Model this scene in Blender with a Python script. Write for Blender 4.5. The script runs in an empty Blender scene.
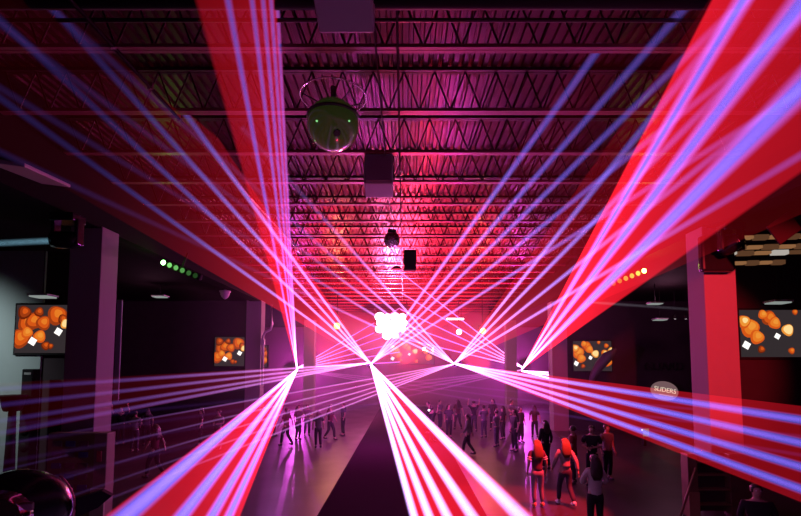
import bpy, bmesh, math, random
from mathutils import Vector, Matrix, Quaternion
random.seed(7)
S = bpy.context.scene
COL = S.collection
R = math.radians
PI = math.pi

# ------------------------------------------------------------------ camera
F = 479.0; PX, PYH = 404.0, 367.0; PITCH = R(4.0); CAMZ = 3.6
PY = PYH - F * math.tan(PITCH)
cam_d = bpy.data.cameras.new('camera')
cam = bpy.data.objects.new('camera', cam_d); COL.objects.link(cam)
cam.location = (0, 0, CAMZ); cam.rotation_euler = (PI / 2 + PITCH, 0, 0)
cam_d.sensor_width = 36; cam_d.lens = 36 * F / 801
cam_d.shift_x = -(PX - 400.5) / 801; cam_d.shift_y = (PY - 258) / 801
cam_d.clip_start = 0.05; cam_d.clip_end = 300
S.camera = cam
FWD = Vector((0, math.cos(PITCH), math.sin(PITCH))); UP = Vector((0, -math.sin(PITCH), math.cos(PITCH)))
CAM = Vector((0, 0, CAMZ))

def ray(x, y):
    return Vector((1, 0, 0)) * ((x - PX) / F) + FWD + UP * ((PY - y) / F)

def at(x, y, Y):
    d = ray(x, y)
    return CAM + d * (Y / d.y)

def on_floor(x, y, z=0.0):
    d = ray(x, y)
    return CAM + d * ((z - CAMZ) / d.z)

# ------------------------------------------------------------------ tags
def tag(o, label=None, cat=None, group=None, kind=None):
    if label: o['label'] = label
    if cat: o['category'] = cat
    if group: o['group'] = group
    if kind: o['kind'] = kind
    return o

def empty(name, loc=(0, 0, 0), rz=0.0, label=None, cat=None, group=None):
    o = bpy.data.objects.new(name, None); COL.objects.link(o)
    o.location = loc; o.rotation_euler = (0, 0, rz); o.empty_display_size = .2
    return tag(o, label, cat, group)

def children(o):
    return [c for c in COL.objects if c.parent is o]

def copy_tree(o, parent=None):
    c = o.copy(); COL.objects.link(c); c.parent = parent
    for k in ('label',):
        pass
    for ch in children(o):
        copy_tree(ch, c)
    return c

# ------------------------------------------------------------------ materials
MATS = {}
def mat(name, col, rough=.6, metal=0.0, noise=0.0, scale=6.0, bump=0.0, spec=.5, coat=0.0, alpha=1.0, trans=0.0):
    m = bpy.data.materials.new(name); m.use_nodes = True
    nt = m.node_tree; b = nt.nodes['Principled BSDF']
    b.inputs['Base Color'].default_value = (*col, 1); b.inputs['Roughness'].default_value = rough
    b.inputs['Metallic'].default_value = metal; b.inputs['Specular IOR Level'].default_value = spec
    b.inputs['Coat Weight'].default_value = coat
    b.inputs['Alpha'].default_value = alpha; b.inputs['Transmission Weight'].default_value = trans
    if noise or bump:
        tc = nt.nodes.new('ShaderNodeTexCoord'); n = nt.nodes.new('ShaderNodeTexNoise')
        n.inputs['Scale'].default_value = scale; n.inputs['Detail'].default_value = 4
        nt.links.new(tc.outputs['Object'], n.inputs['Vector'])
        if noise:
            mx = nt.nodes.new('ShaderNodeMix'); mx.data_type = 'RGBA'
            mx.inputs['A'].default_value = (*[c * (1 - noise) for c in col], 1)
            mx.inputs['B'].default_value = (*[min(1, c * (1 + noise)) for c in col], 1)
            nt.links.new(n.outputs['Fac'], mx.inputs['Factor']); nt.links.new(mx.outputs['Result'], b.inputs['Base Color'])
            mr = nt.nodes.new('ShaderNodeMapRange'); mr.inputs['To Min'].default_value = max(.02, rough - .12); mr.inputs['To Max'].default_value = min(1, rough + .12)
            nt.links.new(n.outputs['Fac'], mr.inputs['Value']); nt.links.new(mr.outputs['Result'], b.inputs['Roughness'])
        if bump:
            bp = nt.nodes.new('ShaderNodeBump'); bp.inputs['Strength'].default_value = bump; bp.inputs['Distance'].default_value = .02
            nt.links.new(n.outputs['Fac'], bp.inputs['Height']); nt.links.new(bp.outputs['Normal'], b.inputs['Normal'])
    MATS[name] = m
    return m

def emis(name, col, strength):
    m = bpy.data.materials.new(name); m.use_nodes = True
    nt = m.node_tree; nt.nodes.remove(nt.nodes['Principled BSDF'])
    e = nt.nodes.new('ShaderNodeEmission'); e.inputs['Color'].default_value = (*col, 1); e.inputs['Strength'].default_value = strength
    nt.links.new(e.outputs['Emission'], nt.nodes['Material Output'].inputs['Surface'])
    MATS[name] = m
    return m

def fade_node(nt, dist, val, fade):
    if not fade: return val
    mr = nt.nodes.new('ShaderNodeMapRange'); mr.interpolation_type = 'SMOOTHSTEP'
    mr.inputs['From Min'].default_value = fade[0]; mr.inputs['From Max'].default_value = fade[1]
    mr.inputs['To Min'].default_value = 1.0; mr.inputs['To Max'].default_value = fade[2]
    nt.links.new(dist, mr.inputs['Value'])
    m = nt.nodes.new('ShaderNodeMath'); m.operation = 'MULTIPLY'
    nt.links.new(mr.outputs['Result'], m.inputs[0]); nt.links.new(val, m.inputs[1])
    return m.outputs[0]

def beam_mat(name, c0, c1, s, z0, length, mn=0.0, fade=None, ra=.1, rb=.1, L0=1.0):
    """glowing haze inside a laser beam: strongest at the lens, weaker the farther the light has travelled"""
    m = bpy.data.materials.new(name); m.use_nodes = True
    nt = m.node_tree; nt.nodes.remove(nt.nodes['Principled BSDF'])
    L = nt.links.new; N = nt.nodes.new
    e = N('ShaderNodeEmission')
    tc = N('ShaderNodeTexCoord'); sx = N('ShaderNodeSeparateXYZ'); L(tc.outputs['Object'], sx.inputs[0])
    a = N('ShaderNodeMath'); a.operation = 'DIVIDE'; L(sx.outputs['Z'], a.inputs[0]); a.inputs[1].default_value = z0
    b = N('ShaderNodeMath'); b.operation = 'ADD'; L(a.outputs[0], b.inputs[0]); b.inputs[1].default_value = 1.0
    c = N('ShaderNodeMath'); c.operation = 'DIVIDE'; c.inputs[0].default_value = s; L(b.outputs[0], c.inputs[1])
    d = N('ShaderNodeMath'); d.operation = 'ADD'; L(c.outputs[0], d.inputs[0]); d.inputs[1].default_value = mn
    # soft edge: light is densest on the beam's axis
    cx = N('ShaderNodeCombineXYZ'); L(sx.outputs['X'], cx.inputs['X']); L(sx.outputs['Y'], cx.inputs['Y'])
    rl = N('ShaderNodeVectorMath'); rl.operation = 'LENGTH'; L(cx.outputs[0], rl.inputs[0])
    rr_ = N('ShaderNodeMapRange'); rr_.inputs['From Max'].default_value = L0; rr_.inputs['To Min'].default_value = ra; rr_.inputs['To Max'].default_value = rb; L(sx.outputs['Z'], rr_.inputs['Value'])
    q_ = N('ShaderNodeMath'); q_.operation = 'DIVIDE'; q_.use_clamp = True; L(rl.outputs['Value'], q_.inputs[0]); L(rr_.outputs['Result'], q_.inputs[1])
    q2 = N('ShaderNodeMath'); q2.operation = 'MULTIPLY'; L(q_.outputs[0], q2.inputs[0]); L(q_.outputs[0], q2.inputs[1])
    q3 = N('ShaderNodeMath'); q3.operation = 'SUBTRACT'; q3.inputs[0].default_value = 1.0; L(q2.outputs[0], q3.inputs[1])
    q4 = N('ShaderNodeMath'); q4.operation = 'POWER'; L(q3.outputs[0], q4.inputs[0]); q4.inputs[1].default_value = 1.6
    q5 = N('ShaderNodeMath'); q5.operation = 'MULTIPLY'; L(q4.outputs[0], q5.inputs[0]); L(fade_node(nt, sx.outputs['Z'], d.outputs[0], fade), q5.inputs[1])
    L(q5.outputs[0], e.inputs['Strength'])
    mr = N('ShaderNodeMapRange'); mr.inputs['From Max'].default_value = length * .6; L(sx.outputs['Z'], mr.inputs['Value'])
    mx = N('ShaderNodeMix'); mx.data_type = 'RGBA'; mx.inputs['A'].default_value = (*c0, 1); mx.inputs['B'].default_value = (*c1, 1)
    L(mr.outputs['Result'], mx.inputs['Factor']); L(mx.outputs['Result'], e.inputs['Color'])
    L(e.outputs['Emission'], nt.nodes['Material Output'].inputs['Volume'])
    return m

def sheet_mat(name, col, s, z0, mn=0.0, fade=None):
    """red scanned light between the beams; the fan's local origin is the lens"""
    m = bpy.data.materials.new(name); m.use_nodes = True
    nt = m.node_tree; nt.nodes.remove(nt.nodes['Principled BSDF'])
    L = nt.links.new; N = nt.nodes.new
    v = N('ShaderNodeVolumePrincipled'); v.inputs['Density'].default_value = 0.0
    v.inputs['Emission Color'].default_value = (*col, 1)
    tc = N('ShaderNodeTexCoord'); ln = N('ShaderNodeVectorMath'); ln.operation = 'LENGTH'; L(tc.outputs['Object'], ln.inputs[0])
    a = N('ShaderNodeMath'); a.operation = 'DIVIDE'; L(ln.outputs['Value'], a.inputs[0]); a.inputs[1].default_value = z0
    b = N('ShaderNodeMath'); b.operation = 'ADD'; L(a.outputs[0], b.inputs[0]); b.inputs[1].default_value = 1.0
    c = N('ShaderNodeMath'); c.operation = 'DIVIDE'; c.inputs[0].default_value = s; L(b.outputs[0], c.inputs[1])
    d = N('ShaderNodeMath'); d.operation = 'ADD'; L(c.outputs[0], d.inputs[0]); d.inputs[1].default_value = mn
    L(fade_node(nt, ln.outputs['Value'], d.outputs[0], fade), v.inputs['Emission Strength'])
    L(v.outputs['Volume'], nt.nodes['Material Output'].inputs['Volume'])
    return m

# ------------------------------------------------------------------ mesh builder
class MB:
    def __init__(s): s.bm = bmesh.new(); s.mi = 0
    def _m(s, fs):
        for f in fs: f.material_index = s.mi
    def box(s, c, d, rot=None, bevel=0.0):
        before = set(s.bm.faces)
        r = bmesh.ops.create_cube(s.bm, size=1)
        M = Matrix.Translation(c) @ (rot.to_4x4() if rot else Matrix()) @ Matrix.Diagonal((*d, 1))
        bmesh.ops.transform(s.bm, matrix=M, verts=r['verts'])
        if bevel:
            es = list({e for v in r['verts'] for e in v.link_edges})
            bmesh.ops.bevel(s.bm, geom=es, offset=bevel, segments=2, profile=.5, affect='EDGES')
        s._m([f for f in s.bm.faces if f not in before]); return s
    def quad(s, pts):
        f = s.bm.faces.new([s.bm.verts.new(p) for p in pts]); f.material_index = s.mi; return s
    def cone(s, a, b, r0, r1, n=12, caps=True):
        a, b = Vector(a), Vector(b); z = (b - a); q = z.to_track_quat('Z', 'Y'); ra, rb = [], []
        for i in range(n):
            t = 2 * PI * i / n; u = q @ Vector((math.cos(t), math.sin(t), 0))
            ra.append(s.bm.verts.new(a + u * r0)); rb.append(s.bm.verts.new(b + u * r1))
        fs = [s.bm.faces.new((ra[i], ra[(i + 1) % n], rb[(i + 1) % n], rb[i])) for i in range(n)]
        for f in fs: f.smooth = True
        if caps: fs += [s.bm.faces.new(ra[::-1]), s.bm.faces.new(rb)]
        s._m(fs); return s
    def tube(s, pts, r, n=8):
        pts = [Vector(p) for p in pts]; rings = []
        for k, p in enumerate(pts):
            t = (pts[min(k + 1, len(pts) - 1)] - pts[max(k - 1, 0)]).normalized(); q = t.to_track_quat('Z', 'Y')
            rr = r[k] if isinstance(r, (list, tuple)) else r
            rings.append([s.bm.verts.new(p + q @ Vector((math.cos(2 * PI * i / n) * rr, math.sin(2 * PI * i / n) * rr, 0))) for i in range(n)])
        fs = []
        for A, B in zip(rings, rings[1:]):
            for i in range(n):
                f = s.bm.faces.new((A[i], A[(i + 1) % n], B[(i + 1) % n], B[i])); f.smooth = True; fs.append(f)
        fs += [s.bm.faces.new(rings[0][::-1]), s.bm.faces.new(rings[-1])]
        s._m(fs); return s
    def lathe(s, prof, c=(0, 0, 0), n=24, rot=None, loop=False):
        c = Vector(c); rings = []
        for (r, z) in prof:
            ring = []
            for i in range(n):
                p = Vector((math.cos(2 * PI * i / n) * r, math.sin(2 * PI * i / n) * r, z))
                if rot: p = rot @ p
                ring.append(s.bm.verts.new(c + p))
            rings.append(ring)
        fs = []
        for A, B in zip(rings, rings[1:]):
            for i in range(n):
                f = s.bm.faces.new((A[i], A[(i + 1) % n], B[(i + 1) % n], B[i])); f.smooth = True; fs.append(f)
        if loop:
            for i in range(n): fs.append(s.bm.faces.new((rings[-1][i], rings[-1][(i + 1) % n], rings[0][(i + 1) % n], rings[0][i])))
        else:
            if prof[0][0] < .07: fs.append(s.bm.faces.new(rings[0][::-1]))
            if prof[-1][0] < .07: fs.append(s.bm.faces.new(rings[-1]))
        s._m(fs); return s
    def ball(s, c, r, sub=2, sc=(1, 1, 1)):
        before = set(s.bm.faces)
        q = bmesh.ops.create_icosphere(s.bm, subdivisions=sub, radius=r)
        bmesh.ops.transform(s.bm, matrix=Matrix.Translation(c) @ Matrix.Diagonal((*sc, 1)), verts=q['verts'])
        fs = [f for f in s.bm.faces if f not in before]
        for f in fs: f.smooth = True
        s._m(fs); return s
    def disc(s, c, u, v, r, n=16, ru=None):
        c, u, v = Vector(c), Vector(u), Vector(v)
        f = s.bm.faces.new([s.bm.verts.new(c + u * (math.cos(2 * PI * i / n) * r) + v * (math.sin(2 * PI * i / n) * (ru or r))) for i in range(n)])
        f.material_index = s.mi; return s
    def prism(s, pts, d):
        """closed polygon pts extruded by vector d"""
        d = Vector(d); a = [s.bm.verts.new(Vector(p)) for p in pts]; b = [s.bm.verts.new(Vector(p) + d) for p in pts]; n = len(pts)
        fs = [s.bm.faces.new(a[::-1]), s.bm.faces.new(b)] + [s.bm.faces.new((a[i], a[(i + 1) % n], b[(i + 1) % n], b[i])) for i in range(n)]
        s._m(fs); return s
    def mesh(s, name):
        bmesh.ops.recalc_face_normals(s.bm, faces=s.bm.faces)
        me = bpy.data.meshes.new(name); s.bm.to_mesh(me); s.bm.free(); return me
    def build(s, name, m, parent=None, loc=(0, 0, 0), rot=None):
        me = s.mesh(name)
        for x in (m if isinstance(m, (list, tuple)) else [m]): me.materials.append(x)
        o = bpy.data.objects.new(name, me); COL.objects.link(o); o.location = loc
        if rot is not None: o.rotation_mode = 'QUATERNION'; o.rotation_quaternion = rot
        if parent: o.parent = parent
        return o

def struct(name, mb, m, label=None):
    return tag(mb.build(name, m), label, None, None, 'structure')

# ------------------------------------------------------------------ palette
floor_m = mat('dark_polished_floor', (.034, .018, .022), .36, 0, .12, .5, .0, .28)
carpet_m = mat('runner_carpet', (.035, .012, .022), 1.0, 0, .2, 40, .2, .0)
deck_m = mat('galvanised_deck', (.085, .018, .030), .36, .7, .3, 4)  # red light tinted into the colour of the bare metal
chord_m = mat('joist_chord', (.22, .06, .08), .4, .3, .2, 9)  # brighter and redder than the other steel, to carry light from below
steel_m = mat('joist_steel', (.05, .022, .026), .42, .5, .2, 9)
dark_m = mat('black_paint', (.008, .007, .008), .7, spec=.2)
matte_m = mat('matte_black', (.012, .010, .012), .9, spec=.15)
gloss_m = mat('gloss_black', (.010, .010, .012), .22, 0, 0, 1, 0, .18, .0)
col_m = mat('pale_column_paint', (.19, .15, .16), .75, 0, .06, 5, 0, .2)
soffit_m = mat('aisle_ceiling_tile', (.006, .0045, .005), .95, 0, .2, 3, 0, .05)
backwall_m = mat('back_wall_paint', (.085, .045, .055), .7, 0, .1, 2)
part_m = mat('dark_partition', (.035, .022, .028), .95, 0, .2, 2, 0, .1)
palewall_m = mat('pale_wall', (.22, .24, .25), .7, 0, .08, 2)
grey_m = mat('grey_plastic', (.30, .28, .29), .5, 0, .05, 8)
chrome_m = mat('chrome', (.8, .8, .82), .12, 1.0)
wood_m = mat('brown_wood', (.22, .12, .06), .6, 0, .35, 5, .1)
kiosk_m = mat('kiosk_board', (.15, .15, .06), .8, 0, .1, 6, 0, .1)

# ------------------------------------------------------------------ setting
HALLX = 8.45           # column row
struct('floor', MB().box((0, 21, -.1), (44, 54, .2)), floor_m)
DZ = CAMZ + 6.05       # deck
CH = CAMZ + 5.12       # joist bottom chord
mb = MB()
pitch = .2; x = -8.2; prof = []
while x < 8.2:
    prof += [(x, DZ), (x + .08, DZ), (x + .10, DZ + .055), (x + .165, DZ + .055), (x + .185, DZ)]
    x += pitch
va = [[mb.bm.verts.new((px, yy, pz)) for (px, pz) in prof] for yy in (-4, 10, 22, 34, 46.2)]
for A, B in zip(va, va[1:]):
    for i in range(len(prof) - 1):
        mb.bm.faces.new((A[i], A[i + 1], B[i + 1], B[i]))
struct('ceiling', mb, deck_m)
mb = MB(); mb.box((0, 21, DZ + .2), (17.4, 51, .1)); struct('roof_slab', mb, dark_m)
for s, nm in ((-1, 'left'), (1, 'right')):
    struct('bulkhead_wall_' + nm, MB().box((s * 8.5, 21, 8.6), (.6, 51, 2.5)), soffit_m)
    struct('aisle_ceiling_' + nm, MB().box((s * 14.9, 21, 7.5), (12.2, 51, .12)), soffit_m)
    struct('wall_' + nm, MB().box((s * 21, 21, 3.9), (.2, 51, 7.8)), part_m)
struct('wall_back', MB().box((0, 46.3, 5), (42, .2, 10)), backwall_m)
for s in (-1, 1):
    for k, yy in enumerate((12.75, 27.2, 38.6)):
        nm = 'left' if s < 0 else 'right'
        o = struct('column_' + nm + '_%d' % (k + 1), MB().box(((-8.6, -8.57, -7.66)[k] if s < 0 else (8.5, 8.85, 8.66)[k], yy + .38, 3.7), (.86, .76, 7.4), bevel=.015), col_m)
# partitions with the screens
struct('wall_partition_left', MB().box((-16.35, 15.6, 3.7), (9.2, .2, 7.4)), palewall_m)
struct('trim_1', MB().box((-10.85, 15.7, 3.7), (1.8, .25, 7.4)), part_m)
struct('wall_partition_right', MB().box((15.6, 15.6, 3.7), (10.6, .2, 7.4)), part_m)
struct('wall_far_left', MB().box((-15.1, 27.7, 3.7), (12, .2, 7.4)), part_m)
struct('wall_far_right', MB().box((15.1, 27.7, 3.7), (12, .2, 7.4)), part_m)

# runner
tag(MB().box((-.05, 24, .008), (4.1, 40, .016)).build('carpet_runner', carpet_m), 'long dark carpet runner down the middle of the dance floor', 'carpet')

# ------------------------------------------------------------------ joists
def joist():
    r = empty('ceiling_joist', (0, 0, 0))
    h = DZ - CH
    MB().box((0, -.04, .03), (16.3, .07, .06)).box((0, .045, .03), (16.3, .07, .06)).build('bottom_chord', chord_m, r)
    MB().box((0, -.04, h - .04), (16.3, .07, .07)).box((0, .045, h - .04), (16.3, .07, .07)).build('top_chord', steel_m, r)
    w = MB(); n = 26; dx = 16.2 / n
    for i in range(n):
        x0 = -8.1 + i * dx
        w.cone((x0, 0, h - .06), (x0 + dx / 2, 0, .05), .018, .018, 6, False)
        w.cone((x0 + dx / 2, 0, .05), (x0 + dx, 0, h - .06), .018, .018, 6, False)
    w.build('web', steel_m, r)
    return r
ys = [7.42, 9.34, 11.21, 13.04, 14.85, 16.64]
while ys[-1] < 45: ys.append(ys[-1] + 1.8)
order = ['nearest', 'second nearest', 'third nearest', 'fourth nearest', 'fifth nearest', 'sixth nearest', 'seventh nearest', 'eighth nearest']
J0 = joist()
for k, yy in enumerate(ys):
    j = J0 if k == 0 else copy_tree(J0)
    j.location = (0, yy, CH)
    if k < 8:
        tag(j, 'open-web steel roof joist lit red, %s of the row overhead' % order[k], 'joist', 'roof joists under the metal deck')
    else:
        tag(j, 'distant open-web roof joist lost in the rows towards the far wall', 'joist', 'roof joists under the metal deck')

# pipes along and across the ceiling
def pipe(name, pts, r, label, m=steel_m, cat='pipe', clamps=0):
    e = empty(name, pts[0], 0, label, cat)
    o = Vector(pts[0]); loc = [Vector(p) - o for p in pts]
    MB().tube(loc, r, 8).build('tube', m, e)
    for k in range(clamps):
        t = (k + .5) / clamps; p = loc[0].lerp(loc[-1], t)
        MB().box(p + Vector((0, 0, .03)), (r * 3, .05, r * 4)).build('clamp', chrome_m, e)
    return e
pipe('sprinkler_pipe', [(-8.1, 6.75, CH + .0), (8.1, 6.75, CH + .0)], .03, 'thin pipe crossing the ceiling in front of the nearest joist')
pipe('cable_tray', [(-8.1, 6.35, CH - .02), (8.1, 6.35, CH - .02)], .11, 'thick dark duct crossing the ceiling at the top of the photo', dark_m, 'duct')
pipe('lighting_pipe', [(-4.55, 5.5, CH - .12), (-4.55, 21, CH - .12)], .03, 'long steel pipe running away under the left of the ceiling with bright clamps', steel_m, 'pipe', 14)  # chrome clamps put along the pipe to catch sparkles
pipe('conduit', [(-.1, 5.5, CH - .06), (-.1, 40, CH - .06)], .02, 'thin conduit running lengthwise under the joists right of the green ball', steel_m)
pipe('conduit', [(-.45, 5.5, CH - .06), (-.45, 16, CH - .06)], .014, 'thinner conduit beside the first one, left of it', steel_m)

# ------------------------------------------------------------------ hanging effects
def drop(parent, top, r=.02, name='drop_rod'):
    MB().cone((0, 0, 0), (0, 0, top), r, r, 8).build(name, dark_m, parent)

green_m = mat('green_globe', (.07, .15, .04), .2, 0, 0, 1, 0, .5, .5)
green_m.node_tree.nodes['Principled BSDF'].inputs['Emission Color'].default_value = (.30, .62, .08, 1); green_m.node_tree.nodes['Principled BSDF'].inputs['Emission Strength'].default_value = .02
band_m = mat('globe_band', (.02, .03, .02), .4)
clear_m = mat('clear_saucer', (.8, .65, .68), .2, 0, 0, 1, 0, .0, 0, .04, 0.0)
glint_green = emis('green_led', (.35, 1, .35), .8)  # glow in place of green reflections on the globe
p = at(333, 125, 8.6); rr = 26.5 * 8.6 / F
g = empty('light_globe', p, 0, 'large dark green light globe with clear saucer rim hanging from the ceiling', 'ball light')
prof = [(max(.001, rr * math.sin(t)), -rr * math.cos(t)) for t in [PI * i / 24 for i in range(25)]]
MB().lathe(prof, n=32).build('globe', green_m, g)
MB().lathe([(rr * .955, rr * .26), (rr * 1.025, rr * .26), (rr * 1.025, rr * .36), (rr * .955, rr * .36)], n=32, loop=True).build('band', band_m, g)
sr = rr * 1.26
MB().lathe([(rr * .5, rr * .74), (sr * .86, rr * .92), (sr, rr * 1.12), (sr * 1.02, rr * 1.12), (sr * .88, rr * .88), (rr * .5, rr * .7)], n=40, loop=True).build('saucer', clear_m, g)
MB().lathe([(sr, rr * 1.11), (sr * 1.03, rr * 1.11), (sr * 1.03, rr * 1.15), (sr, rr * 1.15)], n=40, loop=True).build('saucer_rim', chrome_m, g)
for a in range(6):
    t = a * PI / 3 + .3
    MB().tube([(math.cos(t) * rr * .45, math.sin(t) * rr * .45, rr * .78), (math.cos(t) * sr * .97, math.sin(t) * sr * .97, rr * 1.1)], .012, 6).build('spoke', dark_m, g)
MB().cone((0, 0, rr * .6), (0, 0, CH - p.z + .1), .05, .05, 10).build('drop_rod', dark_m, g)
def on_globe(px, py, r, m, nm, h=.02):
    d = ray(px, py).normalized(); oc = CAM - p; b = oc.dot(d); c = oc.dot(oc) - rr * rr
    q = CAM + d * (-b - math.sqrt(max(0, b * b - c))) - p; n = q.normalized()
    MB().cone(q - n * .01, q + n * h, r, r * .8, 12).build(nm, m, g)
on_globe(337, 133, .07, band_m, 'lens')
on_globe(317, 121, .018, glint_green, 'led')  # both glowing dots are painted-in reflections
on_globe(349, 121, .016, glint_green, 'led')
on_globe(312, 141, .05, band_m, 'vent')

def box_speaker(px, py, Y, w, h, d, label, tilt=0, rod=True):
    q = at(px, py, Y)
    e = empty('ceiling_speaker', q, 0, label, 'speaker')
    e.rotation_euler = (tilt, 0, 0)
    MB().box((0, 0, 0), (w, d, h), bevel=.03).build('cabinet', grey_m if rod else matte_m, e)
    MB().box((0, -d / 2 - .012, -.02), (w * .86, .03, h * .82), bevel=.01).build('grille', mat('grille_' + str(px), (.32, .24, .28) if rod else (.02, .015, .018), .7, .3, .3, 60), e)
    MB().tube([(-w / 2 - .02, 0, -.05), (-w / 2 - .02, 0, h / 2 + .12), (w / 2 + .02, 0, h / 2 + .12), (w / 2 + .02, 0, -.05)], .02, 6).build('bracket', dark_m, e)
    t = max(.15, CH - q.z)
    MB().cone((0, 0, h / 2 + .1), (0, 0, t / math.cos(tilt)), .025, .025, 8).build('drop_rod', dark_m, e)
    return e
box_speaker(379, 176, 11.4, .68, .85, .6, 'grey box loudspeaker hanging behind and right of the green globe', R(-14))
box_speaker(345, 0, 5.75, .72, .42, .6, 'grey box loudspeaker cut off by the top edge of the photo', R(-20))
box_speaker(410, 261, 20, .5, .86, .5, 'small upright dark loudspeaker box hanging in mid hall', 0, False)

q = at(392, 240, 17.5); r2 = 8.3 * 17.5 / F
e = empty('mirror_ball', q, 0, 'small dark mirror ball hanging beyond the grey loudspeaker', 'mirror ball')
mb = MB()
for i in range(14):
    t0, t1 = PI * i / 14, PI * (i + 1) / 14
    n = max(6, int(26 * math.sin((t0 + t1) / 2)))
    for k in range(n):
        a0, a1 = 2 * PI * k / n + .01, 2 * PI * (k + 1) / n - .01
        P = lambda t, a, s=1.0: Vector((math.sin(t) * math.cos(a), math.sin(t) * math.sin(a), math.cos(t))) * r2 * s
        mb.quad([P(t0 + .01, a0), P(t1 - .01, a0), P(t1 - .01, a1), P(t0 + .01, a1)])
mb.build('mirror_facets', mat('mirror_tile', (.35, .28, .33), .25, .9), e)
MB().ball((0, 0, 0), r2 * .97, 3).build('core', dark_m, e)
MB().lathe([(.02, r2 * .95), (.16, r2 * .9), (.16, r2 * 1.25), (.02, r2 * 1.3)], n=16).build('motor_cap', dark_m, e)
MB().cone((0, 0, r2), (0, 0, CH - q.z), .02, .02, 8).build('drop_rod', dark_m, e)

q = at(397, 268, 22)
e = empty('pendant_saucer', q, 0, 'small dark saucer shaped fitting left of the upright loudspeaker box', 'light')
MB().lathe([(.02, .10), (.12, .08), (.26, -.04), (.24, -.07), (.02, -.02)], n=20).build('shade', dark_m, e)
MB().cone((0, 0, .08), (0, 0, CH - q.z), .015, .015, 8).build('drop_rod', dark_m, e)

# ------------------------------------------------------------------ lasers
def in_room(p):
    return -18.5 < p.x < 18.5 and -3 < p.y < 45.8 and .02 < p.z < CAMZ + 5.3

def fan(label, src, ends, zs, d0, d1, bs, z0, c0, c1, sheet=None, ext=True, edges=None, sheet_col=(1, .012, .03), sheet_z0=12, mn=0, thick=.035, smn=0, fade=None, sfade=None):
    """src=(px,py,Y); ends=[(px,py)...]; zs=(depth of first end, depth of last end): the beams lie in the plane through lens, first and last end"""
    s = at(*src)
    A = at(*ends[0], zs[0]); B = at(*ends[-1], zs[1])
    nrm = (A - s).cross(B - s).normalized()
    def hit(x, y):
        d = ray(x, y); t = (s - CAM).dot(nrm) / d.dot(nrm); return CAM + d * t
    def extend(p):
        u = (p - s).normalized(); L = (p - s).length
        if not ext: return p
        t = L
        while t < 90 and in_room(s + u * (t + .25)): t += .25
        while t > 2 and not in_room(s + u * t): t -= .25
        return s + u * t
    root = empty('laser_projector', s, 0, label, 'laser projector', 'laser projectors')
    u = ((A - s).normalized() + (B - s).normalized()).normalized(); q = u.to_track_quat('Y', 'Z')
    MB().box((0, -.26, 0), (.22, .40, .13), bevel=.015).build('housing', matte_m, root, rot=q)
    MB().box((0, -.26, -.09), (.26, .05, .05)).build('bracket', dark_m, root, rot=q)
    MB().cone((0, -.08, 0), (0, -.045, 0), .05, .05, 16).build('aperture', dark_m, root, rot=q)
    P = [extend(hit(*e_)) for e_ in ends]
    Lm = max((p - s).length for p in P)
    ra, rb = d0 * .5 * 1.2, d1 * .5 * 1.4
    for p in P:
        L = (p - s).length
        MB().cone((0, 0, 0), (0, 0, L), ra, rb, 12).build('beam', beam_mat('laser_beam', c0, c1, bs * BK, z0, Lm, mn, fade, ra, rb, L), root, rot=(p - s).to_track_quat('Z', 'Y'))
    if sheet:
        E = [hit(*e_) for e_ in (edges or (ends[0], ends[-1]))]
        Q = [(extend(E[0]), 0.0)] + [(p, d1 * .58) for p in P] + [(extend(E[1]), 0.0)]
        v0 = (A - s).normalized(); w0 = nrm.cross(v0)
        def ang(p):
            v = (p - s).normalized(); return math.atan2(v.dot(w0), v.dot(v0))
        Q.sort(key=lambda t: ang(t[0]))
        mb = MB(); h = nrm * thick / 2; Z0 = Vector((0, 0, 0))
        for (pa, ga), (pb, gb) in zip(Q, Q[1:]):
            ua, ub = (pa - s), (pb - s); a_ = ua + nrm.cross(ua.normalized()) * ga; b_ = ub - nrm.cross(ub.normalized()) * gb
            if nrm.dot(a_.cross(b_)) <= 0: continue
            mb.prism([Z0 - h, a_ - h, b_ - h], nrm * thick)
        mb.build('light_sheet', sheet_mat('laser_sheet', sheet_col, sheet, sheet_z0, smn, sfade or fade), root)
    return root

BK = .65
PK = (1.0, .34, .88); VI = (.18, .11, .74); MG = (.85, .16, .62); PU = (.17, .05, .42)
A_ = (297, 369, 44.0); B_ = (370, 363, 22.0); C_ = (455, 363, 22.0); D_ = (522, 369, 44.0)
def off(s, dx, dy): return (s[0] + dx, s[1] + dy, s[2])
# station A : far left
fan('far left laser projector throwing a steep narrow fan up past the green globe', A_, [(228, 0), (252, 0), (263, 0), (271, 0), (277, 0)], (4.0, 6.5), .08, .065, 36, 14, PK, VI, sheet=2.0, edges=((196, 0), (279, 0)), sheet_z0=60)
fan('far left laser projector throwing four broad beams down to the lower left', off(A_, 0, 1), [(126, 516), (182, 516), (212, 516), (229, 516)], (4.2, 8.5), .12, .17, 30, 20, PK, VI, sheet=6, edges=((105, 516), (240, 516)), sheet_z0=60)
fan('far left laser projector throwing beams rightwards behind the far left column', off(A_, 0, -1), [(400, 308), (400, 321), (400, 331), (400, 342), (400, 352), (400, 362)], (36, 36), .075, .075, 70, 14, PK, MG, sheet=4, ext=False)
fan('far left laser projector with faint beams sinking rightwards over the crowd', off(A_, 0, 1), [(540, 394), (540, 402), (540, 411)], (20, 18), .10, .10, 5, 20, MG, PU, ext=True)
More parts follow.
